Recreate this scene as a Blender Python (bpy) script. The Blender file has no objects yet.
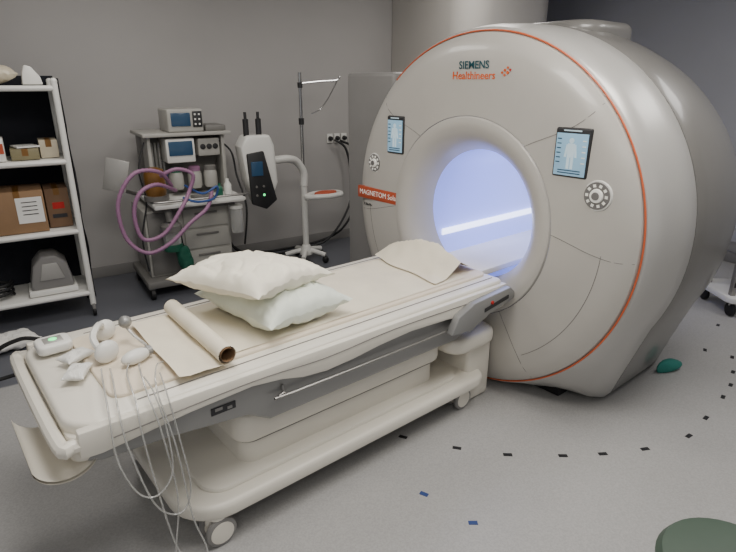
import bpy,bmesh,math,random
from mathutils import Vector,Matrix,noise
random.seed(4)
COL=bpy.context.scene.collection
rad=math.radians
# ---------------------------------------------------------------- materials
def lin(c):
    o=[]
    for v in c:
        v/=255.0
        o.append(v/12.92 if v<=.04045 else ((v+.055)/1.055)**2.4)
    return tuple(o)
MATS={}
def mat(name,col,rough=.5,metal=0,var=.06,vs=6,bump=0,bs=150,emit=None,es=0,trans=0,alpha=1,coat=0,speck=0):
    if name in MATS: return MATS[name]
    m=bpy.data.materials.new(name); m.use_nodes=True
    nt=m.node_tree; b=nt.nodes['Principled BSDF']
    c=lin(col)
    tc=nt.nodes.new('ShaderNodeTexCoord'); n=nt.nodes.new('ShaderNodeTexNoise')
    n.inputs['Scale'].default_value=vs; n.inputs['Detail'].default_value=3
    nt.links.new(tc.outputs['Object'],n.inputs['Vector'])
    r=nt.nodes.new('ShaderNodeValToRGB')
    r.color_ramp.elements[0].position=.3; r.color_ramp.elements[1].position=.7
    r.color_ramp.elements[0].color=(*[x*(1-var) for x in c],1)
    r.color_ramp.elements[1].color=(*[min(1,x*(1+var)) for x in c],1)
    nt.links.new(n.outputs['Fac'],r.inputs['Fac']); nt.links.new(r.outputs['Color'],b.inputs['Base Color'])
    b.inputs['Roughness'].default_value=rough; b.inputs['Metallic'].default_value=metal
    b.inputs['Coat Weight'].default_value=coat
    if trans: b.inputs['Transmission Weight'].default_value=trans
    if alpha<1: b.inputs['Alpha'].default_value=alpha
    if emit:
        b.inputs['Emission Color'].default_value=(*lin(emit),1); b.inputs['Emission Strength'].default_value=es
    if bump:
        n2=nt.nodes.new('ShaderNodeTexNoise'); n2.inputs['Scale'].default_value=bs; n2.inputs['Detail'].default_value=4
        nt.links.new(tc.outputs['Object'],n2.inputs['Vector'])
        bp=nt.nodes.new('ShaderNodeBump'); bp.inputs['Strength'].default_value=bump; bp.inputs['Distance'].default_value=.01
        nt.links.new(n2.outputs['Fac'],bp.inputs['Height']); nt.links.new(bp.outputs['Normal'],b.inputs['Normal'])
    MATS[name]=m; return m
cream=mat('cream_plastic',(225,220,208),.35,var=.02)
white=mat('white_plastic',(224,223,218),.35,var=.02)
facem=mat('scanner_face',(186,182,175),.34,var=.02,coat=.25)
bodym=mat('scanner_body',(116,114,111),.3,var=.02,coat=.3)
silver=mat('silver_paint',(172,170,166),.36,.35,var=.02)
bandm=mat('silver_band',(190,188,184),.32,.25,var=.02)
greym=mat('mid_grey_plastic',(130,128,126),.45,var=.03)
tblgrey=mat('table_grey',(146,146,145),.38,.35,var=.03)
dark=mat('dark_plastic',(38,38,40),.5)
black=mat('black_rubber',(18,18,20),.6)
orange=mat('orange_trim',(206,98,56),.4,var=.02)
orlab=mat('orange_label',(180,80,50),.45,var=.02)
seamm=mat('seam',(118,115,112),.6)
teal=mat('teal_ink',(16,74,84),.5)
inkor=mat('orange_ink',(222,96,30),.5)
inkw=mat('white_ink',(240,238,230),.5,emit=(240,238,230),es=.1)
inkd=mat('dark_ink',(40,40,44),.5)
chrome=mat('chrome',(190,190,190),.18,1,var=.02)
steel=mat('brushed_steel',(150,148,145),.35,.8)
papm=mat('paper_sheet',(228,219,199),.8,bump=.08,bs=9)
pilm=mat('pillow_cover',(238,232,214),.6,bump=.30,bs=7)
pilg=mat('pillow_under',(226,232,220),.6,bump=.30,bs=7)
matm=mat('mat_cream',(224,211,191),.7,var=.03)
clear=mat('clear_tubing',(215,215,212),.15,trans=.6,var=.02)
screenm=mat('screen_glow',(130,165,188),.2,emit=(140,178,202),es=.5)
figm=mat('screen_figure',(170,190,200),.3,emit=(190,208,214),es=.55)
scrd=mat('screen_dark',(40,62,82),.2,emit=(40,70,100),es=.3)
purple=mat('mauve_hose',(150,108,140),.5)
green=mat('green_plastic',(34,96,74),.4)
gbag=mat('green_rubber_bag',(24,84,66),.5)
tealc=mat('teal_cloth',(44,122,112),.8,bump=.2,bs=40)
blue=mat('blue_plastic',(50,80,140),.4)
card=mat('cardboard',(142,112,82),.8,bump=.1,bs=60)
olive=mat('olive_bag',(128,120,90),.5,bump=.2,bs=12)
bagm=mat('plastic_bag',(196,186,164),.35,bump=.2,bs=9)
fab=mat('black_fabric',(24,26,34),.95,bump=.5,bs=12)
ledm=mat('led_green',(90,240,140),.3,emit=(90,255,150),es=1.6)
amber=mat('amber_plastic',(120,84,38),.3)
red=mat('red_plastic',(180,30,25),.4)
dialm=mat('dial_grey',(112,110,108),.4)
# ---------------------------------------------------------------- builders
def ext(bm):
    bm.verts.index_update()
    V=[v.co.copy() for v in bm.verts]; F=[[v.index for v in f.verts] for f in bm.faces]; bm.free(); return (V,F)
def bev(bm,o,seg,ang=30):
    es=[e for e in bm.edges if len(e.link_faces)==2 and e.calc_face_angle(0)>rad(ang)]
    if es and o>0: bmesh.ops.bevel(bm,geom=es,offset=o,segments=seg,affect='EDGES',profile=.5,clamp_overlap=True)
def box(c,size,b=0,seg=2,rz=0,ry=0,rx=0):
    bm=bmesh.new(); bmesh.ops.create_cube(bm,size=1)
    for v in bm.verts: v.co=Vector((v.co.x*size[0],v.co.y*size[1],v.co.z*size[2]))
    bev(bm,b,seg)
    M=Matrix.Translation(c)@Matrix.Rotation(rad(rz),4,'Z')@Matrix.Rotation(rad(ry),4,'Y')@Matrix.Rotation(rad(rx),4,'X')
    bm.transform(M); return ext(bm)
def b2(x0,x1,y0,y1,z0,z1,b=.006,seg=2):
    return box(((x0+x1)/2,(y0+y1)/2,(z0+z1)/2),(x1-x0,y1-y0,z1-z0),b,seg)
def frame(d):
    d=d.normalized(); u=Vector((0,0,1)) if abs(d.z)<.9 else Vector((1,0,0))
    x=d.cross(u).normalized(); y=x.cross(d).normalized() ; return x,y
def lathe(o,d,prof,n=32,a0=0,a1=360):
    o=Vector(o); d=Vector(d).normalized(); x,y=frame(d); full=(a1-a0)>=360
    m=n if full else n+1
    V=[];F=[]
    for r,h in prof:
        for i in range(m):
            a=rad(a0+(a1-a0)*i/n); V.append(o+d*h+x*(r*math.cos(a))+y*(r*math.sin(a)))
    for j in range(len(prof)-1):
        for i in range(n):
            k=(i+1)%m; F.append([j*m+i,j*m+k,(j+1)*m+k,(j+1)*m+i])
    return (V,F)
def cyl(p1,p2,r1,r2=None,n=20):
    p1=Vector(p1);p2=Vector(p2); r2=r1 if r2 is None else r2; L=(p2-p1).length
    V,F=lathe(p1,p2-p1,[(r1,0),(r2,L)],n); F.append(list(range(n))[::-1]); F.append(list(range(n,2*n))); return (V,F)
def lathec(o,d,prof,n=28):
    V,F=lathe(o,d,prof,n); F.append(list(range(n))[::-1]); k=(len(prof)-1)*n; F.append(list(range(k,k+n))); return (V,F)
def spline(P,k=8,closed=False):
    P=[Vector(p) for p in P]; out=[]; n=len(P)
    rng=range(n if closed else n-1)
    for i in rng:
        g=(lambda j:P[j%n]) if closed else (lambda j:P[max(0,min(n-1,j))])
        a,b,c,d=g(i-1),g(i),g(i+1),g(i+2)
        for t in range(k):
            t/=k; out.append(.5*((2*b)+(c-a)*t+(2*a-5*b+4*c-d)*t*t+(3*b-a-3*c+d)*t**3))
    if not closed: out.append(P[-1])
    return out
def tube(P,r,n=8,k=8,sm=True,closed=False,rib=0):
    Q=spline(P,k,closed) if sm else [Vector(p) for p in P]
    V=[];F=[];m=len(Q); x=None
    for i,q in enumerate(Q):
        if closed: d=Q[(i+1)%m]-Q[i-1]
        else: d=Q[min(i+1,m-1)]-Q[max(i-1,0)]
        d=d.normalized() if d.length>1e-9 else Vector((0,0,1))
        if x is None: x,_=frame(d)
        x=(x-d*x.dot(d)).normalized(); y=d.cross(x)
        rr_=r*(1+(rib if i%2 else -rib))
        for j in range(n):
            a=2*math.pi*j/n; V.append(q+x*(rr_*math.cos(a))+y*(rr_*math.sin(a)))
    for i in range(m if closed else m-1):
        for j in range(n):
            a=i;b=(i+1)%m; F.append([a*n+j,a*n+(j+1)%n,b*n+(j+1)%n,b*n+j])
    if not closed: F.append(list(range(n))[::-1]); F.append(list(range((m-1)*n,m*n)))
    return (V,F)
def prism(poly,axis,t0,t1,b=0,seg=2):
    def mp(p,t):
        return Vector((p[0],t,p[1])) if axis=='y' else Vector((p[0],p[1],t)) if axis=='z' else Vector((t,p[0],p[1]))
    bm=bmesh.new(); A=[bm.verts.new(mp(p,t0)) for p in poly]; B=[bm.verts.new(mp(p,t1)) for p in poly]; n=len(poly)
    bm.faces.new(A); bm.faces.new(B[::-1])
    for i in range(n): bm.faces.new([A[i],B[i],B[(i+1)%n],A[(i+1)%n]])
    bmesh.ops.recalc_face_normals(bm,faces=bm.faces)
    bev(bm,b,seg,40); return ext(bm)
def rr(x0,x1,y0,y1,r,n=7):
    if not isinstance(r,(list,tuple)): r=[r]*4
    P=[]
    for (cx,cy,a,q) in ((x1-r[0],y1-r[0],0,r[0]),(x0+r[1],y1-r[1],90,r[1]),(x0+r[2],y0+r[2],180,r[2]),(x1-r[3],y0+r[3],270,r[3])):
        for i in range(n+1):
            t=rad(a+90*i/n); P.append((cx+q*math.cos(t),cy+q*math.sin(t)))
    return P
def sph(c,s,n=20,rz=0):
    bm=bmesh.new(); bmesh.ops.create_uvsphere(bm,u_segments=n,v_segments=n//2,radius=1)
    bm.transform(Matrix.Translation(c)@Matrix.Rotation(rad(rz),4,'Z')@Matrix.Diagonal((*((s,s,s) if not hasattr(s,'__len__') else s),1))); return ext(bm)
def xf(M,mx): return ([mx@v for v in M[0]],M[1])
def cloth(nx,ny,fn):
    V=[Vector(fn(-1+2*i/nx,-1+2*j/ny)) for j in range(ny+1) for i in range(nx+1)]
    F=[[j*(nx+1)+i,j*(nx+1)+i+1,(j+1)*(nx+1)+i+1,(j+1)*(nx+1)+i] for j in range(ny) for i in range(nx)]
    return (V,F)
def pillow(c,L,W,T,rz,rx=0,ry=0,seed=0,sag=0,crease=.07,flat=None):
    n=52; sc=L/.5
    def side(sg):
        def f(u,v):
            e=max(0,(1-abs(u)**2.8))**.55*max(0,(1-abs(v)**2.8))**.55
            k=1-.10*(1-abs(v)**2)*abs(u)**5; k2=1-.12*(1-abs(u)**2)*abs(v)**5
            nz=noise.noise(Vector((u*1.3+seed,v*1.3,sg*3)))*.28+noise.noise(Vector((u*3.2+seed,v*2.2,sg)))*crease-crease*1.3*max(0,.12-abs(noise.noise(Vector((u*2.2+v+seed,v*2.6-u,11)))))/.12
            edge=max(abs(u),abs(v))**4
            cr=.012*sc*edge*noise.noise(Vector((u*7+seed,v*7,8)))
            ed=.012*sc*noise.noise(Vector((u*2.5+seed,v*2.5,8)))
            return (u*L/2*k+ed,v*W/2*k2+ed,sg*T/2*e*(1+nz)-sag*u*u+cr+.012*sc*noise.noise(Vector((u*1.6+seed,v*1.6,5))))
        return cloth(n,n,f)
    a=side(1); b=side(-1); b=(b[0],[f[::-1] for f in b[1]])
    M=Matrix.Translation(c)@Matrix.Rotation(rad(rz),4,'Z')@Matrix.Rotation(rad(ry),4,'Y')@Matrix.Rotation(rad(rx),4,'X')
    k=len(a[0]); V,F=xf((a[0]+b[0],a[1]+[[i+k for i in f] for f in b[1]]),M)
    if flat is not None:
        V=[Vector((v.x,v.y,max(v.z,flat))) for v in V]
    return (V,F)
def text(s,size,o,xd,yd,th=.0015,align='CENTER',bold=0):
    cu=bpy.data.curves.new('t','FONT'); cu.body=s; cu.size=size; cu.align_x=align; cu.align_y='CENTER'; cu.extrude=th; cu.offset=bold; cu.resolution_u=3
    ob=bpy.data.objects.new('t',cu); COL.objects.link(ob)
    dg=bpy.context.evaluated_depsgraph_get(); me=ob.evaluated_get(dg).to_mesh()
    xd=Vector(xd).normalized(); yd=Vector(yd).normalized(); zd=xd.cross(yd); o=Vector(o)
    V=[o+xd*v.co.x+yd*v.co.y+zd*v.co.z for v in me.vertices]; F=[list(p.vertices) for p in me.polygons]
    ob.evaluated_get(dg).to_mesh_clear(); bpy.data.objects.remove(ob); bpy.data.curves.remove(cu)
    return (V,F)
def mkobj(name,meshes,ang=35):
    if isinstance(meshes,tuple): meshes=[meshes]
    V=[];F=[];MI=[];mats=[]
    for M,m in meshes:
        if m not in mats: mats.append(m)
        k=len(V); V+=M[0]; F+=[[i+k for i in f] for f in M[1]]; MI+=[mats.index(m)]*len(M[1])
    lo=Vector([min(v[i] for v in V) for i in range(3)]); hi=Vector([max(v[i] for v in V) for i in range(3)]); c=(lo+hi)/2
    me=bpy.data.meshes.new(name); me.from_pydata([v-c for v in V],[],F)
    for m in mats: me.materials.append(m)
    me.polygons.foreach_set('material_index',MI); me.polygons.foreach_set('use_smooth',[True]*len(F)); me.update()
    me.set_sharp_from_angle(angle=rad(ang))
    ob=bpy.data.objects.new(name,me); COL.objects.link(ob); return ob,c
CEN={}
class Thing:
    def __init__(s,name,label,cat,rot,org,group=None,off=(0,0,0)):
        s.e=bpy.data.objects.new(name,None); s.e.empty_display_size=.1; COL.objects.link(s.e)
        s.org=Vector(org); s.e.location=Matrix.Rotation(rad(rot),3,'Z')@(s.org+Vector(off)); s.e.rotation_euler=(0,0,rad(rot))
        s.e['label']=label; s.e['category']=cat
        if group: s.e['group']=group
    def part(s,name,meshes,parent=None,label=None,ang=35):
        ob,c=mkobj(name,meshes,ang); ob.parent=parent or s.e
        ob.location=c-(CEN[parent.name] if parent else s.org); CEN[ob.name]=c
        if label: ob['label']=label
        return ob
def solo(name,label,cat,rot,meshes,group=None,ang=35,kind=None):
    ob,c=mkobj(name,meshes,ang); ob.location=Matrix.Rotation(rad(rot),3,'Z')@c; ob.rotation_euler=(0,0,rad(rot))
    if kind: ob['kind']=kind
    else: ob['category']=cat
    ob['label']=label
    if group: ob['group']=group
    return ob
A=40.0
B=32.0
# ---------------------------------------------------------------- room
def roommat(name,c1,c2=None,kind='wall'):
    m=bpy.data.materials.new(name); m.use_nodes=True; nt=m.node_tree; b=nt.nodes['Principled BSDF']
    tc=nt.nodes.new('ShaderNodeTexCoord'); n=nt.nodes.new('ShaderNodeTexNoise')
    n.inputs['Scale'].default_value=130 if kind=='floor' else 1.2; n.inputs['Detail'].default_value=6
    nt.links.new(tc.outputs['Object'],n.inputs['Vector'])
    r=nt.nodes.new('ShaderNodeValToRGB'); k=.09 if kind=='floor' else .03
    r.color_ramp.elements[0].position=.35; r.color_ramp.elements[1].position=.65
    r.color_ramp.elements[0].color=(*[x*(1-k) for x in lin(c1)],1); r.color_ramp.elements[1].color=(*[x*(1+k) for x in lin(c1)],1)
    nt.links.new(n.outputs['Fac'],r.inputs['Fac']); out=r.outputs['Color']
    if kind=='floor':
        n3=nt.nodes.new('ShaderNodeTexNoise'); n3.inputs['Scale'].default_value=1.1; n3.inputs['Detail'].default_value=5
        nt.links.new(tc.outputs['Object'],n3.inputs['Vector'])
        mr=nt.nodes.new('ShaderNodeMapRange'); mr.inputs[1].default_value=.3; mr.inputs[2].default_value=.7; mr.inputs[3].default_value=.94; mr.inputs[4].default_value=1.04
        nt.links.new(n3.outputs['Fac'],mr.inputs[0])
        mx=nt.nodes.new('ShaderNodeMix'); mx.data_type='RGBA'; mx.blend_type='MULTIPLY'; mx.inputs[0].default_value=1
        nt.links.new(out,mx.inputs[6]); nt.links.new(mr.outputs[0],mx.inputs[7]); out=mx.outputs[2]
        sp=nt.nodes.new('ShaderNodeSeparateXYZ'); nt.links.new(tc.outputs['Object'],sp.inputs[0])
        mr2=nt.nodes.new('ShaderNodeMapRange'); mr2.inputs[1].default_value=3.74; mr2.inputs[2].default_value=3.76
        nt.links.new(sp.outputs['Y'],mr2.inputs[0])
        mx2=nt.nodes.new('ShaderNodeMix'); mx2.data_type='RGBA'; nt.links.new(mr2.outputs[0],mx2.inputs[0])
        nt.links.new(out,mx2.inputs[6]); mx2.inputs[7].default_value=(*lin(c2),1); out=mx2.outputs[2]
        b.inputs['Roughness'].default_value=.42
    else: b.inputs['Roughness'].default_value=.6
    nt.links.new(out,b.inputs['Base Color']); return m
WQ=5.656; WP=6.17
fl=roommat('vinyl_floor',(165,164,163),(98,100,107),'floor')  # second colour: darker vinyl and painted-in shade together, towards the back wall
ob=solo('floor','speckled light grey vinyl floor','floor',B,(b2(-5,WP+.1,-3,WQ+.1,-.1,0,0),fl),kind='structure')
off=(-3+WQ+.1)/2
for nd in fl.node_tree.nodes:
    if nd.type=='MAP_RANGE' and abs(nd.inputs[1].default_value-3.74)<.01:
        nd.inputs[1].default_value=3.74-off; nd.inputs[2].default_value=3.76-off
wl=roommat('wall_paint',(171,168,166)); wr=roommat('wall_paint_cool',(160,161,167)); cm=roommat('ceiling_paint',(200,198,195)); colm=roommat('column_paint',(190,186,180))
solo('wall_back','matte grey painted wall','wall',B,(b2(-5,WP,WQ,WQ+.1,0,3.1,0),wl),kind='structure')
solo('wall_right','matte cool grey painted wall','wall',B,(b2(WP,WP+.1,-3,WQ+.1,0,3.1,0),wr),kind='structure')
solo('ceiling','off-white ceiling','ceiling',B,(b2(-5,WP+.1,-3,WQ+.1,3.1,3.2,0),cm),kind='structure')
solo('baseboard_back','grey coved vinyl skirting','baseboard',B,(b2(-5,WP,WQ-.015,WQ,0,.11,.004),greym),kind='structure')
solo('baseboard_right','grey coved vinyl skirting','baseboard',B,(b2(WP-.015,WP,-3,WQ-.015,0,.11,.004),greym),kind='structure')
ob=solo('wall_chase','rounded pale boxed-in service column','column',B,(prism(rr(3.85,5.1,4.35,WQ,[.02,.02,.3,.3]),'z',0,3.1),colm),kind='structure')
# ---------------------------------------------------------------- scanner
W0=2.075; ZC=1.035
T=Thing('mri_scanner','large silver-grey mri scanner with lit blue bore','mri scanner',A,(3.3,W0,0))
def rfoot(R,ph,hw=.80):
    s,c=math.sin(ph),abs(math.cos(ph)); pr=-rad(27)
    if s>=math.sin(pr): return R
    x1,z1=R*math.cos(pr),R*math.sin(pr); x2,z2=hw,-ZC+.002
    dx,dz=x2-x1,z2-z1; den=c*dz-s*dx
    t=(x1*dz-z1*dx)/den if abs(den)>1e-6 else 9
    if t<=0: t=9
    xx,zz=c*t,s*t
    if zz<z2: t=z2/s
    return t
def shell(secs,n=144):
    V=[];F=[]
    for s,R,bl,ky in secs:
        for i in range(n):
            ph=2*math.pi*i/n; r=R*(1-bl)+rfoot(R,ph,.80*min(1,R/1.09))*bl
            if math.sin(ph)<0: r=min(r,(ZC-.012)/-math.sin(ph))
            z=r*math.sin(ph)
            if z>0: z*=ky
            V.append(Vector((s,W0+r*math.cos(ph),ZC+z)))
    for j in range(len(secs)-1):
        for i in range(n): k=(i+1)%n; F.append([j*n+i,j*n+k,(j+1)*n+k,(j+1)*n+i])
    return (V,F)
O=(0,W0,ZC); X=(1,0,0)
PF=[(.585,2.475),(.8,2.478),(.92,2.488),(.98,2.51),(1.012,2.535),(1.018,2.555)]
face=lathe(O,X,PF,144)
seams=[]
def onface(r):
    for (a,b),(c,d) in zip(PF,PF[1:]):
        if r<=c: return b+(d-b)*max(0,r-a)/(c-a)
    return 2.54
def fp(r,deg):
    return Vector((onface(r)-.0001,W0-r*math.cos(rad(deg)),ZC+r*math.sin(rad(deg))))
for a,bd in ((50,-9),(2,-5),(-58,0),(130,9),(182,4),(238,0)): seams.append(tube([fp(.585+.42*i/8,a+bd*math.sin(i/8*2)) for i in range(9)],.0016,6,2))
seams.append(tube([fp(.86,a) for a in range(-56,1,3)],.0016,6,2)); seams.append(tube([fp(.86,a) for a in range(184,238,3)],.0016,6,2))
T.part('front_cover',[(face,facem)]+[(s,seamm) for s in seams],label='round satin grey front cover')
fun=lathe(O,X,[(.583,2.478),(.577,2.466),(.555,2.460),(.52,2.463),(.475,2.485),(.435,2.53),(.405,2.58),(.388,2.63)],144)
T.part('bore_funnel',[(fun,facem)],label='smooth flared ring around the bore')
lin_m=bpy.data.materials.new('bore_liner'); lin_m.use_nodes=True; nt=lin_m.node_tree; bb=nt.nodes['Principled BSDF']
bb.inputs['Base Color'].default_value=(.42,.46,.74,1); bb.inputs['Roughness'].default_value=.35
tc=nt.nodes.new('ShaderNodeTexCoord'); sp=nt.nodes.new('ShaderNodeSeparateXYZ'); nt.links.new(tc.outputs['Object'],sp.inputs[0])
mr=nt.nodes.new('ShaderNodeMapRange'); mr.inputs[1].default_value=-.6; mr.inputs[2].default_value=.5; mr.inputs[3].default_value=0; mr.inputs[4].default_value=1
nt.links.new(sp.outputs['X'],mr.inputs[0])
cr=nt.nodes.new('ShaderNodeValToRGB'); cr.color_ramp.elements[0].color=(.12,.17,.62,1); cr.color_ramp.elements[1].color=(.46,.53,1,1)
nt.links.new(mr.outputs[0],cr.inputs['Fac']); nt.links.new(cr.outputs['Color'],bb.inputs['Emission Color']); bb.inputs['Emission Strength'].default_value=.9  # emission paints the bore's blue light onto the liner, brighter with depth
T.part('bore_tube',[(lathe(O,X,[(.388,2.63),(.385,2.68),(.385,3.9),(.42,4.0)],96),lin_m)],label='pale blue bore liner with painted-in glow')
glintm=mat('bore_glint',(235,238,255),.3,emit=(225,232,255),es=3.2)
T.part('glint_strip',[(box((3.2,W0+.325,.855),(1.08,.012,.042),.004),glintm)],label='bright rail reflection painted as a glowing strip in the bore')  # emissive box imitates a glossy reflection along the rail edge
def op(deg): return Vector((2.549,W0-1.024*math.cos(rad(deg)),ZC+1.024*math.sin(rad(deg))))
T.part('trim_ring',[(tube([op(a) for a in range(-82,132,3)],.0048,8,2),orange)],label='thin orange trim line along the rim')
T.part('front_shell',[(shell([(2.553,1.015,0,1),(2.556,1.027,0,1),(2.57,1.042,0,1),(2.66,1.066,.25,.995),(2.80,1.086,.7,.985),(2.925,1.10,1,.975),(2.935,1.095,1,.975),(2.936,1.075,1,.975)]),bandm)],label='silver tapered band')
T.part('main_shell',[(shell([(2.936,1.075,1,.975),(2.948,1.078,1,.975),(2.952,1.094,1,.975),(2.97,1.102,1,.973),(3.05,1.113,1,.968),(3.2,1.125,1,.96),(3.35,1.12,1,.95),(3.5,1.10,1,.94),(3.65,1.06,1,.93),(3.8,.99,1,.92),(3.92,.89,1,.92),(3.99,.75,1,.92),(4.0,.42,0,1)]),bodym)],label='bulging mid-grey outer casing')
crown=prism(rr(3.0,3.6,W0-.36,W0+.36,.16),'z',1.98,2.125,.05,5)
T.part('top_cover',[(crown,bodym)],label='raised service turret cover')
T.part('plinth',[(b2(2.74,3.9,W0-.6,W0+.6,0,.16,.01),black)],label='black recessed plinth')
T.part('side_cabinet',[(b2(2.66,3.5,2.9,3.42,0,1.86,.03,3),greym)],label='flat grey side enclosure')
xd=(0,-1,0); yd=(0,0,1)
def panel(wc,zc,w,h,sf):
    p=T.part('control_display',[(b2(sf-.012,sf+.02,wc-w/2,wc+w/2,zc-h/2,zc+h/2,.01,3),dark)],label='dark framed upright touch display')
    T.part('screen',[(b2(sf-.0145,sf-.010,wc-w/2+.010,wc+w/2-.010,zc-h/2+.010,zc+h/2-.026,.001),screenm)],parent=p)
    g=[(lathec((sf-.015,wc,zc+.058),(-1,0,0),[(.013,0),(.013,.001)],16),figm),
       (box((sf-.0155,wc,zc+.012),(.001,.036,.066),0),figm),(box((sf-.0155,wc+.024,zc+.010),(.001,.011,.06),0,rx=8),figm),(box((sf-.0155,wc-.024,zc+.010),(.001,.011,.06),0,rx=-8),figm),
       (box((sf-.0155,wc+.010,zc-.045),(.001,.015,.06),0),figm),(box((sf-.0155,wc-.010,zc-.045),(.001,.015,.06),0),figm)]
    T.part('screen_figure',g,parent=p,label='pale patient figure')
    for k in range(6): T.part('readout_line',[(box((sf-.0155,wc+w/2-.028,zc+.065-k*.022),(.001,.022,.005),0),scrd)],parent=p)
    for k in range(5): T.part('readout_line',[(box((sf-.0155,wc-w/2+.026,zc+.060-k*.026),(.001,.018,.005),0),inkw)],parent=p)
    for k in range(2): T.part('readout_line',[(box((sf-.0155,wc,zc-.083-k*.012),(.001,w*.65,.005),0),scrd)],parent=p)
    T.part('header_bar',[(box((sf-.0155,wc,zc+h/2-.013),(.001,w*.5,.006),0),figm)],parent=p)
panel(W0+.595,1.475,.155,.235,2.478); panel(W0-.645,1.475,.185,.235,2.482)
def dial(wc,zc,r,sf):
    p=T.part('control_dial',[(lathec((sf+.02,wc,zc),(-1,0,0),[(r,0),(r,.028),(r*.96,.034)],40),white)],label='round backlit control dial')
    T.part('button_ring',[(lathec((sf-.014,wc,zc),(-1,0,0),[(r*.88,0),(r*.86,.004)],40),dialm)],parent=p)
    T.part('knob',[(lathec((sf-.017,wc,zc),(-1,0,0),[(r*.46,0),(r*.42,.010),(r*.3,.012)],32),inkw)],parent=p,label='white glowing centre knob')
    T.part('knob_cap',[(lathec((sf-.028,wc,zc),(-1,0,0),[(r*.26,0),(r*.24,.006)],24),dialm)],parent=p)
    for i in range(10):
        a=i*math.pi/5
        T.part('button',[(box((sf-.0185,wc+r*.66*math.cos(a),zc+r*.66*math.sin(a)),(.002,.014,.014),0,rx=math.degrees(a)),inkw)],parent=p)
dial(W0+.81,1.275,.066,2.492); dial(W0-.80,1.29,.074,2.492)
T.part('logo',[(text('SIEMENS',.056,(2.476,W0-.01,1.882),xd,yd,.0008,'CENTER',.0006),teal)],label='dark teal upper logo word')
T.part('logo',[(text('Healthineers',.058,(2.476,W0-.01,1.828),xd,yd,.0008,'CENTER',.0004),inkor)],label='orange lower logo word')
for dx,dz,q_ in ((0,0,.006),(.016,.012,.007),(.016,-.012,.006),(.034,0,.008),(.034,.024,.006),(.050,.012,.006)):
    T.part('logo_dot',[(lathec((2.479,W0-.20-dx,1.842+dz),(-1,0,0),[(q_,0),(q_,.003)],12),inkor if dx<.035 else red)])
T.part('name_plate',[(b2(2.474,2.50,2.64,3.06,1.018,1.100,.002),orlab),(text('MAGNETOM Sola',.050,(2.4735,2.85,1.060),xd,yd,.0008,'CENTER',0),inkw)],label='orange model name plate')
T.part('subtitle_lettering',[(text('A BioMatrix System',.026,(2.482,2.90,.975),xd,yd,.001),inkd)],label='small dark lettering')
# ---------------------------------------------------------------- patient table
TW=2.125; H=.76; HW=.40
P=Thing('patient_table','cream and grey wheeled mri patient table','patient table',A,(1.4,TW,0))
top=prism(rr(.215,2.44,TW-HW,TW+HW,[.04,.12,.12,.04]),'z',.70,H,.018,3)
P.part('tabletop',[(top,cream)]+[(tube([(.45,w,H+.0005),(2.4,w,H+.0005)],.003,6,2),seamm) for w in (TW-.345,TW+.345)],label='long cream moulded tabletop')
P.part('mattress',[(prism(rr(.38,2.42,TW-.30,TW+.30,.05),'z',H-.01,H+.014,.008,3),matm)],label='thin beige mat')
P.part('tabletop_slide',[(b2(2.43,3.8,W0-.19,W0+.19,.725,.765,.01),cream)],label='cream slide running into the bore')
sk=[(.24,.755),(.235,.66),(.30,.655),(.6,.682),(.85,.692),(.98,.675),(1.08,.648),(1.2,.635),(1.35,.642),(1.5,.658),(1.7,.668),(1.95,.655),(2.15,.63),(2.35,.60),(2.43,.61),(2.44,.74),(1.3,.745)]
for sg in (-1,1):
    w=TW+sg*(HW+.003)
    P.part('side_skirt',[(prism(sk,'y',w-.02,w+.02,.007,2),cream)],label='wavy cream side rail')
    P.part('side_groove',[(tube([(.34,w+sg*.021,.70),(.85,w+sg*.021,.715),(1.2,w+sg*.021,.70),(1.6,w+sg*.021,.715),(2.1,w+sg*.021,.705),(2.4,w+sg*.021,.70)],.0022,6,6),seamm)],label='shadow gap along the side rail')
body=prism([(.25,.70),(.25,.62),(.30,.60),(.52,.585),(.84,.545),(.94,.485),(2.08,.485),(2.3,.55),(2.38,.70)],'y',TW-.385,TW+.385,.018,3)
P.part('lift_frame',[(body,tblgrey)],label='silver grey frame under the top')
P.part('guide_rail',[(tube([(1.0,TW-.39,.63),(1.0,TW-.40,.60),(1.04,TW-.41,.59),(2.1,TW-.41,.585),(2.15,TW-.39,.59)],.007,8,3),steel)],label='slim metal side rail')
P.part('column_cover',[(prism(rr(.86,2.05,TW-.27,TW+.27,.07),'z',.19,.35,.02,3),cream),(prism(rr(.83,2.08,TW-.30,TW+.30,.08),'z',.345,.49,.02,3),cream),(prism(rr(.845,2.065,TW-.285,TW+.285,.08),'z',.335,.36,.004,1),seamm)],label='cream rounded lift column cover')
tray=prism(rr(.54,2.36,TW-.41,TW+.41,[.1,.2,.2,.1]),'z',.13,.205,.022,3)
P.part('base_tray',[(tray,cream),(prism(rr(.66,2.2,TW-.34,TW+.34,.1),'z',.195,.225,.012,2),cream),(b2(.75,2.15,TW-.33,TW+.33,.10,.135,.01),greym)],label='low cream base with rounded corners')
for i,(s,w) in enumerate(((.68,TW-.35),(.64,TW+.36),(2.2,TW-.32),(2.2,TW+.33))):
    c=P.part('caster',[(lathec((s,w,.15),(0,0,-1),[(.04,0),(.045,.02),(.03,.03)],20),cream),(prism([(s-.05,.10),(s-.045,.135),(s+.045,.135),(s+.05,.10),(s+.02,.07),(s-.02,.07)],'y',w-.012,w+.012,.004),cream)],label='cream twin-wheel swivel caster')
    for d in (-.032,.032):
        P.part('wheel',[(lathec((s,w+d-.013,.066),(0,1,0),[(.05,0),(.064,.004),(.066,.013),(.064,.022),(.05,.026)],28),greym),(lathec((s,w+d-.016,.066),(0,1,0),[(.03,0),(.05,.002),(.05,.03),(.03,.032)],24),cream)],parent=c)
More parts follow.
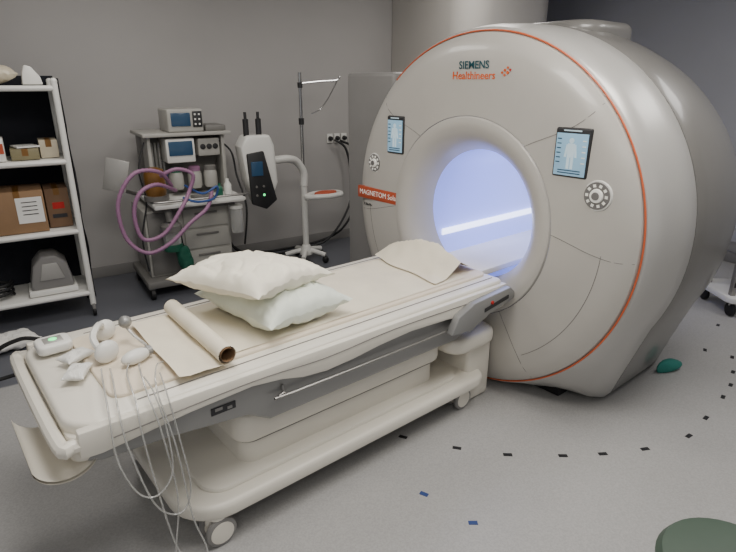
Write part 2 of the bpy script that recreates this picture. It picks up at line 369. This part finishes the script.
hd=tube([(.32,TW+.37,.70),(.22,TW+.40,.705),(.19,TW+.34,.705),(.19,TW-.34,.705),(.22,TW-.40,.705),(.32,TW-.37,.70)],.024,10,6)
P.part('push_handle',[(hd,cream),(prism(rr(.215,.34,TW-.385,TW+.385,.05),'z',.62,.72,.015,2),cream)],label='cream push bar on the table end')
def holder(u,v):
    a=rad(195+(v+1)*.5*150); return (.20+.10*math.cos(a),1.93+u*.19,.665+.09*math.sin(a))
hv=cloth(8,16,holder); n0=len(hv[0]); V2=[v+Vector((0,0,.012)) for v in hv[0]]
P.part('roll_holder',[((hv[0]+V2,hv[1]+[[i+n0 for i in f][::-1] for f in hv[1]]),cream),(tube([(.28,2.10,.62),(.31,2.10,.65)],.012,8,2),greym),(tube([(.28,1.77,.62),(.31,1.77,.65)],.012,8,2),greym)],label='curved cream trough on the table end')
P.part('docking_cover',[(prism(rr(2.08,2.46,TW-.39,TW+.36,.1),'z',.37,.46,.03,3),cream)],label='rounded cream docking cover')
P.part('docking_foot',[(b2(2.25,2.46,TW-.34,TW+.30,.0,.40,.03,3),cream)],label='cream docking pedestal')
ap=[(2.0,.67),(2.12,.715),(2.42,.735),(2.46,.70),(2.46,.66),(2.25,.62),(2.1,.56),(1.95,.58)]
pa=P.part('docking_arm',[(prism(ap,'y',TW-.465,TW-.42,.008,2),tblgrey),(prism([(2.2,.665),(2.40,.695),(2.40,.675),(2.2,.645)],'y',TW-.469,TW-.464),dark)],label='grey docking arm with control buttons')
P.part('button',[(lathec((2.26,TW-.464,.685),(0,-1,0),[(.010,0),(.009,.008)],16),red)],parent=pa,label='red release button')
P.part('docking_arm',[(prism(ap,'y',TW+.42,TW+.465,.008,2),tblgrey)])
P.part('type_label',[(box((.74,TW-.387,.625),(.10,.003,.030),0),inkd),(box((.72,TW-.389,.63),(.03,.002,.012),0),greym),(box((.765,TW-.389,.622),(.02,.002,.012),0),greym)],label='small dark rating label')
# ---------------------------------------------------------------- items on table
ht=H+.0145
def runner(u,v):
    s=.66+(u+1)*.5*1.6; w=TW+.0+v*.275; return (s,w,ht+.002+.004*abs(noise.noise(Vector((s*4,w*5,0)))))
solo('paper_runner','long cream paper sheet covering the table mat','paper sheet',A,(cloth(80,16,runner),papm))
def fold(u,v):
    s=2.25+u*.175+.03*v*(1-u)*.5-.008*(1+math.sin(v*5)); w=TW+.01+v*(.25-.04*u)-.02*u
    z=ht+.012+.15*max(0,1-abs(u+.10+.30*v)/.75)**1.15*(1-.55*v*v)+.02*noise.noise(Vector((u*2.0,v*2.5,4)))*(1-max(abs(u),abs(v))**4)
    return (s,w,max(z,ht+.009))
solo('folded_sheet','thin cream sheet folded and tented in front of the bore','sheet',A,(cloth(48,48,fold),papm),ang=60)
solo('pillow','plump off-white pillow under another pillow','pillow',A,(pillow((1.19,2.11,ht+.085),.46,.60,.18,6,seed=3,crease=.12,flat=ht+.009),pilg),group='stacked pillows on the table',ang=80)
solo('pillow','cream covered pillow lying on top of another','pillow',A,(pillow((1.12,2.16,ht+.205),.50,.58,.15,16,rx=-3,ry=4,seed=9,sag=.02,crease=.16),pilm),group='stacked pillows on the table',ang=80)
def rollsheet():
    Q=[]
    R=.036
    for i in range(15): a=rad(-90+ i*26); Q.append((.0+R*math.cos(a),R+R*math.sin(a)))
    tail=[(-.03,.0),(-.09,.004),(-.15,.003),(-.19,.012)]
    prof=tail[::-1]+Q
    V=[];F=[]
    n=14
    for j in range(n+1):
        for i,(x,z) in enumerate(prof):
            k=j/n; V.append(Vector((.79+x+.02*k,1.77+.60*k,ht+.012+z+(.004*math.sin(k*9) if i<4 else 0))))
    m=len(prof)
    for j in range(n):
        for i in range(m-1): F.append([j*m+i,j*m+i+1,(j+1)*m+i+1,(j+1)*m+i])
    return (V,F)
R=Thing('paper_roll','cream examination paper roll with a loose end','paper roll',A,(.79,2.07,ht))
R.part('sheet',[(rollsheet(),papm)],ang=60)
R.part('core',[(lathe((.79,1.765,ht+.05),(0.033,1,0),[(.028,0),(.028,.6)],20),card)],label='brown cardboard core')
D=Thing('physio_unit','small white wireless sensor unit with green light','sensor unit',A,(.33,2.36,ht))
D.part('housing',[(prism(rr(.25,.38,2.30,2.42,.03),'z',ht,ht+.04,.012,3),white)]); D.part('display',[(b2(.28,.35,2.33,2.39,ht+.038,ht+.043,.003),silver)]); D.part('indicator_light',[(sph((.315,2.36,ht+.043),(.016,.016,.005),16),ledm)],label='green lamp')
Hh=Thing('headphones','white padded patient headphones','headphones',A,(.49,2.2,ht))
Hh.part('headband',[(tube([(.43,2.11,ht+.05),(.42,2.15,ht+.09),(.45,2.21,ht+.105),(.48,2.27,ht+.09),(.49,2.30,ht+.05)],.013,8,6),white)])
for c,rz in (((.45,2.10,ht+.045),20),((.50,2.31,ht+.045),20)):
    e=Hh.part('ear_cup',[(sph(c,(.05,.028,.045),20,rz),white)],label='rounded grey-white ear cup')
    Hh.part('ear_pad',[(sph((c[0],c[1]+.018,c[2]),(.04,.02,.037),16,rz),tblgrey)],parent=e)
S=Thing('squeeze_ball','grey rubber alarm ball on a tube','alarm ball',A,(.58,2.28,ht))
S.part('bulb',[(sph((.56,2.21,ht+.10),.026,20),tblgrey)]); S.part('stem',[(tube([(.56,2.21,ht+.08),(.575,2.17,ht+.05),(.60,2.12,ht+.02),(.60,2.10,ht+.012)],.006,8,6),clear)])
for i,(s,w,rz,l) in enumerate(((.36,2.20,25,'white gel pad beside the sensor'),(.33,2.06,60,'flat white foam cushion near the table end'))):
    solo('foam_pad',l,'pad',A,(pillow((s,w,ht+.018),.12,.08,.035,rz,seed=i),white),group='small pads at the table end')
pk=Thing('coil_connector','white coil plug with short grip','connector',A,(.56,2.03,ht))
pk.part('shell',[(sph((.53,2.02,ht+.03),(.06,.03,.028),18,15),white)]); pk.part('collar',[(lathec((.575,2.035,ht+.03),(1,.25,0),[(.02,0),(.02,.02),(.012,.022)],16),tblgrey)])
cl=ht
base=[[(.50,2.00,cl+.02),(.46,1.9,cl+.03),(.43,1.72,cl+.01),(.42,1.67,.70),(.44,1.66,.45),(.47,1.64,.2),(.52,1.58,.05),(.60,1.50,.012),(.68,1.40,.012)],
      [(.53,1.97,cl+.02),(.50,1.88,cl+.05),(.47,1.71,cl+.02),(.48,1.66,.68),(.50,1.65,.40),(.46,1.63,.16),(.50,1.60,.02),(.62,1.56,.012),(.72,1.52,.012)],
      [(.43,2.0,cl+.02),(.40,1.85,cl+.03),(.37,1.71,cl+.01),(.37,1.66,.66),(.42,1.64,.42),(.50,1.64,.34),(.55,1.65,.42),(.54,1.67,.62),(.53,1.71,cl+.015),(.56,1.85,cl+.02)],
      [(.40,2.0,cl+.03),(.37,1.86,cl+.04),(.34,1.71,cl+.02),(.33,1.655,.64),(.37,1.64,.50),(.43,1.635,.46),(.49,1.64,.52),(.50,1.66,.66),(.49,1.71,cl+.025),(.50,1.84,cl+.03)],
      [(.60,1.93,cl+.02),(.55,1.85,cl+.05),(.50,1.71,cl+.03),(.52,1.655,.60),(.54,1.64,.3),(.57,1.62,.12),(.5,1.56,.02),(.42,1.5,.012)]]
for i,b_ in enumerate(base): solo('clear_tube','thin clear plastic tubing hanging over the table side','tubing',A,(tube(b_,.0031,6,10),clear),group='tubing hanging from the table')
solo('black_cable','thick black cable drooping at the table end','cable',A,(tube([(.28,2.45,ht+.02),(.22,2.50,ht+.02),(.13,2.56,.74),(.08,2.62,.62),(.12,2.68,.56),(.30,2.62,.60)],.009,8,8),black))
# ---------------------------------------------------------------- storage rack
K=Thing('storage_rack','white tubular shelving trolley with black fabric cover','shelving',B,(-.3,4.92,0))
p0,p1,q0,q1=-.95,.30,4.68,5.14
for z in (.22,.73,1.26,1.775):
    K.part('shelf',[(b2(p0,p1,q0,q1,z-.03,z-.005,.004),white),(tube([(p0,q0,z-.022),(p1,q0,z-.022)],.02,10,2),white),(tube([(p1,q0,z-.022),(p1,q1,z-.022)],.018,10,2),white)])
for p in (p0,p1):
    for q in (q0,q1): K.part('post',[(cyl((p,q,.10),(p,q,1.80),.022),white),(sph((p,q,1.80),.024,12),white)])
for p in (p0,p1):
    for q in (q0,q1):
        c=K.part('caster',[(b2(p-.012,p+.012,q-.03,q+.03,.06,.11,.004),greym)]); K.part('wheel',[(lathec((p-.012,q,.04),(1,0,0),[(.035,0),(.04,.004),(.04,.02),(.035,.024)],20),black)],parent=c)
def cov(u,v): return (p1+.035+.02*noise.noise(Vector((u*3,v*5,1))),q0+.03+(v+1)*.5*(q1-q0)+.01,.14+(u+1)*.5*1.68)
def cov2(u,v): return (p0+(v+1)*.5*(p1-p0+.03),q1+.035+.015*noise.noise(Vector((u*3,v*8,7))),.14+(u+1)*.5*1.70)
K.part('fabric_cover',[(cloth(20,14,cov),fab),(cloth(20,30,cov2),fab)],label='black fabric side and back cover',ang=70)
solo('foil_bag','wrapped beige equipment bag','bag',B,(pillow((-.08,4.90,1.775+.075),.34,.26,.12,5,seed=5,flat=1.776),bagm),ang=80)
solo('paper_packet','folded white packet standing on the top shelf','packet',B,(prism([(.11,1.777),(.24,1.777),(.23,1.83),(.18,1.90),(.14,1.91),(.12,1.86)],'y',4.82,4.98,.008,2),white),ang=50)
def cbox(name,label,a,b,c,d,z0,z1,m,extra=None):
    z0+=.001
    t=Thing(name,label,'box',B,((a+b)/2,(c+d)/2,z0)); t.part('carton',[(b2(a,b,c,d,z0,z1,.004),m)])
    t.part('tape',[(b2((a+b)/2-.02,(a+b)/2+.02,c-.001,d+.001,z1-.05,z1+.001,.0),amber)])
    if extra: t.part('paper_label',extra)
    return t
cbox('cardboard_box','brown cardboard box with a white paper label',-.24,.10,4.72,5.08,.73,1.04,card,[(box((.0,4.718,.90),(.17,.002,.19),0),white)]+[(box((.0,4.716,.96-k*.03),(.10,.001,.006),0),inkd) for k in range(4)])
cbox('cardboard_box','darker brown cardboard box with printed markings',.11,.27,4.80,5.1,.73,1.03,mat('cardboard_dark',(118,92,70),.8),[(box((.19,4.798,.9),(.08,.002,.05),0),red),(box((.19,4.798,.82),(.1,.002,.03),0),inkd)])
cbox('cardboard_box','small white carton with an orange label',-.22,-.08,4.72,4.95,1.26,1.42,white,[(box((-.13,4.718,1.35),(.09,.002,.07),0),orlab)])
cbox('packet_box','olive and clear packaged supply box',-.05,.13,4.74,4.98,1.26,1.34,olive)
solo('paper_stack','loose white papers lying on a packaged box','papers',B,(box((.05,4.85,1.350),(.15,.20,.010),.002,1,rz=12),white))
cbox('supply_carton','clear beige packaged supply carton',.14,.26,4.80,5.02,1.26,1.39,bagm)
hc=Thing('head_coil','grey domed head coil on the bottom shelf','head coil',B,(.06,4.85,.22))
hc.part('shell',[(prism([(-.08,.26),(-.10,.29),(-.06,.46),(.0,.53),(.10,.53),(.17,.46),(.20,.29),(.19,.26)],'y',4.74,4.98,.02,3),greym)]); hc.part('faceplate',[(prism([(-.03,.34),(.0,.47),(.10,.47),(.14,.34)],'y',4.728,4.745,.004),silver)]); hc.part('base_plate',[(b2(-.12,.22,4.715,5.0,.221,.265,.01),white)])
solo('cable_bundle','black coiled cables on the bottom shelf','cable',B,(tube([(-.32+.10*math.cos(a*.7),4.86+.1*math.sin(a*.7),.235+.004*a) for a in range(28)],.011,8,3),black))
solo('plastic_bundle','crumpled white plastic wrap on the floor','wrap',B,(pillow((-.28,4.34,.06),.32,.24,.10,20,seed=31,crease=.2),white),ang=80)
# ---------------------------------------------------------------- anaesthesia machine
N=Thing('anaesthesia_machine','grey anaesthesia machine with mauve breathing hoses','anaesthesia machine',B,(1.07,5.0,0),off=(.08,.10,0))
ag=mat('machine_grey',(168,166,160),.4); ag2=mat('machine_grey_dark',(112,110,107),.45)
N.part('base',[(b2(.66,1.46,4.64,5.35,.10,.17,.02),ag2)])
for p in (.70,1.42):
    for q in (4.68,5.29):
        c=N.part('caster',[(b2(p-.02,p+.02,q-.02,q+.02,.07,.12,.004),ag2)]); N.part('wheel',[(lathec((p-.02,q,.05),(1,0,0),[(.042,0),(.05,.005),(.05,.035),(.042,.04)],20),black)],parent=c)
cab=N.part('cabinet',[(b2(.72,1.46,4.76,5.32,.17,.76,.012),ag)])
for k in range(3):
    d=N.part('drawer',[(b2(1.04,1.44,4.742,4.765,.19+k*.19,.365+k*.19,.008),ag)],parent=cab); N.part('drawer_pull',[(b2(1.14,1.34,4.728,4.744,.31+k*.19,.328+k*.19,.004),ag2)],parent=cab)
N.part('side_panel',[(b2(.74,1.0,4.742,4.765,.19,.74,.008),ag2)],parent=cab)
N.part('worktop',[(b2(.78,1.56,4.56,5.34,.80,.84,.014),white),(tube([(.78,4.55,.87),(.9,4.53,.87),(1.5,4.53,.87),(1.57,4.56,.87)],.01,8,4),steel),(b2(.8,1.5,4.7,5.3,.75,.80,.005),ag2)],label='white worktop with metal rail')
N.part('back_column',[(b2(.84,1.5,5.05,5.34,.84,1.36,.012),ag2),(b2(.84,.87,4.85,5.1,.84,1.36,.006),ag),(b2(1.47,1.5,4.85,5.1,.84,1.36,.006),ag)])
N.part('upper_shelf',[(b2(.80,1.54,4.78,5.34,1.36,1.39,.006),ag)])
mo=N.part('monitor',[(b2(1.02,1.32,4.82,5.15,1.39,1.58,.015,3),ag)]); N.part('screen',[(b2(1.05,1.21,4.812,4.825,1.44,1.55,.004),scrd)],parent=mo,label='dark lit screen')
N.part('screen_bezel',[(b2(1.23,1.31,4.812,4.825,1.43,1.56,.004),dark)],parent=mo)
for k in range(6): N.part('key',[(box((1.25+.035*(k%2),4.81,1.455+.04*(k//2)),(.015,.006,.015),.002),white)],parent=mo)
N.part('printer',[(b2(1.34,1.52,4.84,5.1,1.39,1.44,.01),ag2)],label='flat dark grey recorder')
N.part('display_unit',[(b2(.98,1.22,4.80,5.1,1.14,1.34,.01),white)]); N.part('display_panel',[(b2(1.0,1.2,4.792,4.802,1.20,1.32,.003),scrd)]); N.part('gauge_unit',[(b2(1.26,1.45,4.84,5.1,1.18,1.33,.01),ag)])
for k in range(3): N.part('gauge',[(lathec((1.30+.055*k,4.845,1.26),(0,-1,0),[(.024,0),(.024,.012),(.020,.014)],18),dark)])
for k,(p,m) in enumerate(((1.06,green),(1.22,purple),(1.36,ag2))):
    v=N.part('vaporiser',[(lathec((p,4.90,.90),(0,0,1),[(.05,0),(.06,.02),(.06,.12),(.05,.15)],24),ag)]); N.part('dial',[(lathec((p,4.90,1.05),(0,0,1),[(.052,0),(.052,.035),(.04,.045)],24),m)],parent=v)
for k in range(4): N.part('flow_tube',[(cyl((.90+.03*k,5.0,1.05),(.90+.03*k,5.0,1.30),.010),clear),(cyl((.90+.03*k,4.96,1.02),(.90+.03*k,5.0,1.02),.013),blue if k%2 else white)])
N.part('supply_bottle',[(lathec((1.44,4.68,.84),(0,0,1),[(.03,0),(.033,.01),(.033,.10),(.014,.13),(.014,.15)],18),white)],label='small white bottle')
N.part('supply_bottle',[(lathec((1.36,4.66,.84),(0,0,1),[(.026,0),(.028,.01),(.028,.08),(.012,.10),(.012,.12)],18),green)],label='small green bottle')
N.part('instrument_tray',[(b2(1.12,1.30,4.62,4.74,.841,.87,.006),ag2)])
ab=N.part('bellows_unit',[(lathec((.84,4.72,.90),(0,0,1),[(.08,0),(.085,.03),(.085,.17),(.075,.21),(.03,.23)],28),amber),(lathec((.84,4.72,.86),(0,0,1),[(.1,0),(.1,.04)],28),ag2)],label='amber bellows canister')
N.part('absorber',[(lathec((.90,4.60,.44),(0,0,1),[(.075,0),(.08,.02),(.08,.06)],28),green),(lathec((.90,4.60,.50),(0,0,1),[(.072,0),(.072,.12)],28),clear),(lathec((.90,4.60,.61),(0,0,1),[(.088,0),(.088,.05),(.06,.07)],28),ag2),(cyl((.90,4.60,.68),(.90,4.68,.80),.03),ag2)],label='green and clear absorber canister')
bv=pillow((.98,4.58,.36),.26,.15,.12,0,ry=82,seed=2)
N.part('reservoir_bag',[(bv,gbag),(cyl((.97,4.58,.46),(.96,4.60,.60),.016),black)],label='green rubber reservoir bag hanging low',ang=80)
N.part('suction_jar',[(lathec((1.50,4.68,.50),(0,0,1),[(.05,0),(.055,.02),(.055,.2),(.045,.22)],20),clear),(lathec((1.50,4.68,.72),(0,0,1),[(.058,0),(.058,.03)],20),white)])
N.part('side_screen',[(box((.56,4.78,1.08),(.18,.02,.26),.006,rz=-20,ry=14),silver),(tube([(.6,4.8,.95),(.72,4.85,.9),(.84,4.9,.9)],.014,8,4),steel)],label='tilted silver side panel')
hose=[(.95,4.62,.98),(.84,4.50,1.12),(.64,4.44,1.13),(.50,4.44,.92),(.52,4.44,.64),(.66,4.42,.50),(.84,4.40,.56),(1.02,4.42,.70),(1.18,4.46,.80),(1.26,4.55,.92)]
N.part('breathing_hose',[(tube(hose,.016,10,14,rib=.12),purple)],label='mauve corrugated hose',ang=80)
N.part('breathing_hose',[(tube([(.98,4.62,.94),(.80,4.46,1.03),(.66,4.42,.98),(.60,4.42,.82),(.64,4.42,.62),(.80,4.41,.64),(.97,4.44,.83),(1.06,4.5,.95),(1.10,4.50,1.08),(.98,4.52,1.13),(.85,4.55,1.08)],.016,10,14,rib=.12),purple)],label='mauve corrugated hose',ang=80)
N.part('breathing_hose',[(tube([(1.05,4.6,.98),(1.16,4.48,.92),(1.28,4.46,.97),(1.25,4.48,.87),(1.1,4.46,.86),(1.0,4.5,.9)],.010,8,8),blue)],label='blue corrugated hose')
N.part('cable',[(tube([(1.47,4.9,1.3),(1.54,4.8,1.2),(1.555,4.75,1.0),(1.55,4.54,.75),(1.53,4.60,.4)],.009,8,6),black)])
N.part('cable',[(tube([(.82,4.86,1.32),(.74,4.80,1.10),(.76,4.76,.85),(.68,4.7,.55),(.70,4.72,.25)],.007,8,6),dark)])
# ---------------------------------------------------------------- injector
J=Thing('contrast_injector','dual syringe contrast injector on a white pedestal','injector',B,(2.32,5.07,0),off=(.08,0,0))
for k in range(5):
    a=rad(72*k+20); ex,ey=2.32+.22*math.cos(a),5.07+.22*math.sin(a)
    J.part('base_leg',[(tube([(2.32,5.07,.13),(2.32+.13*math.cos(a),5.07+.13*math.sin(a),.11),(ex,ey,.09)],.024,8,4),white),(sph((ex,ey,.04),(.035,.035,.04),14),black)])
J.part('column',[(cyl((2.32,5.07,.12),(2.32,5.07,.95),.032),white),(lathec((2.32,5.07,.08),(0,0,1),[(.07,0),(.07,.04),(.04,.10)],20),white)])
J.part('pole',[(cyl((2.32,5.07,.95),(2.32,5.07,1.88),.017),chrome),(lathec((2.32,5.07,1.40),(0,0,1),[(.026,0),(.026,.06)],16),dark),(lathec((2.32,5.07,1.74),(0,0,1),[(.024,0),(.024,.05)],16),dark)],label='chrome infusion pole')
J.part('bag_hook',[(tube([(2.32,5.07,1.78),(2.55,5.07,1.80),(2.72,5.07,1.81),(2.76,5.07,1.85)],.009,8,4),chrome),(tube([(2.72,5.05,1.81),(2.60,5.03,1.64),(2.50,5.02,1.54),(2.42,5.05,1.50)],.006,8,5),chrome)],label='thin chrome hook arms')
J.part('support_arm',[(tube([(2.32,5.07,.80),(2.32,5.07,.94),(2.24,5.05,1.05),(2.12,5.0,1.09),(1.96,4.97,1.09)],.038,12,8),white)],label='curved white arm')
J.part('holder_ring',[(tube([(2.32,5.02,.69),(2.40,4.93,.70),(2.52,4.90,.70),(2.66,4.93,.70),(2.70,5.0,.70),(2.66,5.07,.70),(2.52,5.10,.70),(2.40,5.08,.70)],.026,10,5,closed=True),white),(tube([(2.42,5.0,.715),(2.52,4.95,.715),(2.64,5.0,.715),(2.52,5.05,.715)],.02,8,5,closed=True),orlab)],label='white ring shaped tray with orange inlay')
mh=J.part('injector_head',[(prism([(1.66,.94),(1.62,1.24),(1.68,1.34),(1.90,1.34),(1.94,1.24),(1.96,.90),(1.88,.72),(1.74,.70)],'y',4.86,5.06,.025,3),white),(prism([(1.68,.72),(1.66,1.18),(1.82,1.20),(1.93,.74),(1.82,.66)],'y',4.835,4.87,.01,2),dark)],label='white and dark power head')
J.part('screen',[(b2(1.69,1.80,4.825,4.838,.98,1.11,.004),scrd)],parent=mh)
for k in range(4): J.part('status_light',[(lathec((1.73+.07*(k%2),4.836,.80+.08*(k//2)),(0,-1,0),[(.012,0),(.010,.006)],12),ledm if k==1 else ag2)],parent=mh)
for p in (1.70,1.82): J.part('syringe',[(cyl((p,4.93,1.32),(p,4.93,1.48),.026),dark),(cyl((p,4.93,1.48),(p,4.93,1.54),.013),dark)],label='upright dark syringe')
# ---------------------------------------------------------------- wall sockets and hoses
for k in range(3):
    p=3.02+.09*k
    t=Thing('gas_outlet','round wall outlet with dark cap','wall outlet',B,(p,WQ,1.2),group='gas outlets on the wall')
    t.part('plate',[(b2(p-.036,p+.036,WQ-.015,WQ,1.14,1.24,.004),white)]); t.part('socket',[(lathec((p,WQ-.012,1.19),(0,-1,0),[(.026,0),(.024,.03),(.015,.05)],18),dark)])
for i,pp in enumerate(([(3.04,WQ-.080,1.18),(3.16,WQ-.12,1.08),(3.22,WQ-.12,.8),(3.18,WQ-.16,.45),(2.9,WQ-.22,.12),(2.6,WQ-.22,.03),(1.95,5.44,.03),(1.62,5.47,.3)],
    [(3.11,WQ-.080,1.17),(3.26,WQ-.14,1.05),(3.30,WQ-.14,.6),(3.1,WQ-.2,.22),(2.8,WQ-.1,.04),(2.1,WQ-.10,.02),(1.8,WQ-.08,.1),(1.66,5.56,.5)])):
    solo('gas_hose','dark rubber gas hose from the wall outlet','hose',B,(tube(pp,.013,8,8),black if i else dark),group='hoses from the wall outlets')
# ---------------------------------------------------------------- right side bits
a,b=2.94,4.30
G=Thing('instrument_trolley','chrome and white wheeled trolley with perforated posts','trolley',0,(a+.25,b,0))
G.part('base_frame',[(prism(rr(a-.06,a+.6,b-.25,b+.25,.08),'z',.12,.17,.01,2),white)])
for x,y in ((a+.0,b-.18),(a+.0,b+.18),(a+.53,b-.18),(a+.53,b+.18)):
    c=G.part('caster',[(cyl((x,y,.09),(x,y,.13),.02),chrome)]); G.part('wheel',[(lathec((x-.018,y,.055),(1,0,0),[(.045,0),(.055,.006),(.055,.03),(.045,.036)],20),black)],parent=c)
for y in (b-.16,b+.16):
    G.part('post',[(b2(a-.02,a+.02,y-.02,y+.02,.16,1.05,.004),steel)]+[(b2(a-.008,a+.008,y-.022,y-.019,.24+.08*k,.28+.08*k,0),inkd) for k in range(10)])
    G.part('post',[(b2(a+.46,a+.50,y-.02,y+.02,.16,1.05,.004),steel)])
for z in (.5,1.03): G.part('shelf',[(b2(a-.03,a+.51,b-.19,b+.19,z,z+.02,.004),steel)])
T2=Thing('stool','round dark green padded stool','stool',0,(1.05,1.2,0))
stg=mat('green_vinyl',(66,82,70),.5)
T2.part('seat',[(lathec((1.05,1.2,.42),(0,0,1),[(.18,0),(.2,.02),(.205,.05),(.19,.075),(.12,.088),(.02,.09)],40),stg)]); T2.part('column',[(cyl((1.05,1.2,.1),(1.05,1.2,.43),.025),chrome)])
for k in range(5):
    a_=rad(72*k); x,y=1.05+.2*math.cos(a_),1.2+.2*math.sin(a_)
    T2.part('base_leg',[(cyl((1.05,1.2,.11),(x,y,.07),.018),black),(sph((x,y,.03),(.025,.025,.03),12),black)])
def shoe(u,v):
    e=max(0,1-u*u)**.5; wv=.055*(.75+.35*u)*e
    a=math.pi*(v+1)
    x=u*.11; y=wv*math.cos(a); z=.035+max(-.033,.045*e*(1-.35*u)*math.sin(a))+.006*noise.noise(Vector((u*5,v*5,1)))*e
    c,s=math.cos(rad(25)),math.sin(rad(25))
    return (1.98+x*c-y*s,3.22+x*s+y*c,z)
solo('overshoe','teal disposable overshoe on the floor','overshoe',0,(cloth(24,24,shoe),tealc),ang=70)
mk=[(2.74,3.93,50),(2.394,3.508,60),(2.397,3.194,50),(2.147,2.891,50),(1.917,2.672,42),(1.727,2.503,35),(1.438,2.392,12),(1.203,2.352,5),(.994,2.337,0),(.714,2.345,-3),(.463,2.40,-15),(.188,2.494,-25),(2.28,3.03,50),(2.52,3.40,55)]
tapeb=mat('black_tape',(26,26,30),.6); tapeu=mat('blue_tape',(44,66,120),.6)
for x,y,r in mk: solo('floor_tape_mark','small black tape mark on the vinyl floor','tape mark',0,(box((x,y,.001),(.045,.022,.002),0,rz=r),tapeb),group='tape marks around the scanner')
for x,y,r in ((-.1,2.43,-40),(.259,2.061,-30),(.454,1.885,0)): solo('floor_tape_mark','small blue tape mark on the vinyl floor','tape mark',0,(box((x,y,.001),(.040,.022,.002),0,rz=r),tapeu),group='tape marks around the scanner')
# ---------------------------------------------------------------- lights
def area(loc,sz,e,col,rot=(0,0,0)):
    l=bpy.data.lights.new('ceiling_lamp','AREA'); l.shape='RECTANGLE'; l.size=sz[0]; l.size_y=sz[1]; l.energy=e; l.color=col
    o=bpy.data.objects.new('ceiling_lamp',l); o.location=loc; o.rotation_euler=[rad(v) for v in rot]; COL.objects.link(o); return o
area((-.4,1.6,3.05),(1.0,1.0),50,(1,.96,.90)); area((1.5,2.0,3.05),(1.0,1.0),44,(1,.96,.90)); area((-1.5,3.6,3.05),(.8,.8),24,(1,.96,.90)); area((0,-1.0,3.05),(1.5,1.5),32,(1,.97,.92)); area((3.4,3.4,3.05),(1,1),22,(1,.97,.94)); area((.8,5.0,3.05),(.8,.8),22,(1,.96,.90))
l=bpy.data.lights.new('bore_lamp','AREA'); l.shape='RECTANGLE'; l.size=1.0; l.size_y=.2; l.energy=4; l.color=(.62,.68,1)
o=bpy.data.objects.new('bore_lamp',l); sx,sw,sz=3.2,W0,1.38
o.location=Matrix.Rotation(rad(A),3,'Z')@Vector((sx,sw,sz)); o.rotation_euler=(0,0,rad(A)); COL.objects.link(o)
w=bpy.data.worlds.new('world'); bpy.context.scene.world=w; w.use_nodes=True
w.node_tree.nodes['Background'].inputs[0].default_value=(.75,.755,.77,1); w.node_tree.nodes['Background'].inputs[1].default_value=.45
# ---------------------------------------------------------------- camera
cam=bpy.data.cameras.new('camera'); cam.sensor_width=36; cam.lens=550/736*36; cam.clip_start=.05
co=bpy.data.objects.new('camera',cam); co.location=(0,0,1.8); co.rotation_euler=(rad(90-19.5),0,0); COL.objects.link(co); bpy.context.scene.camera=co
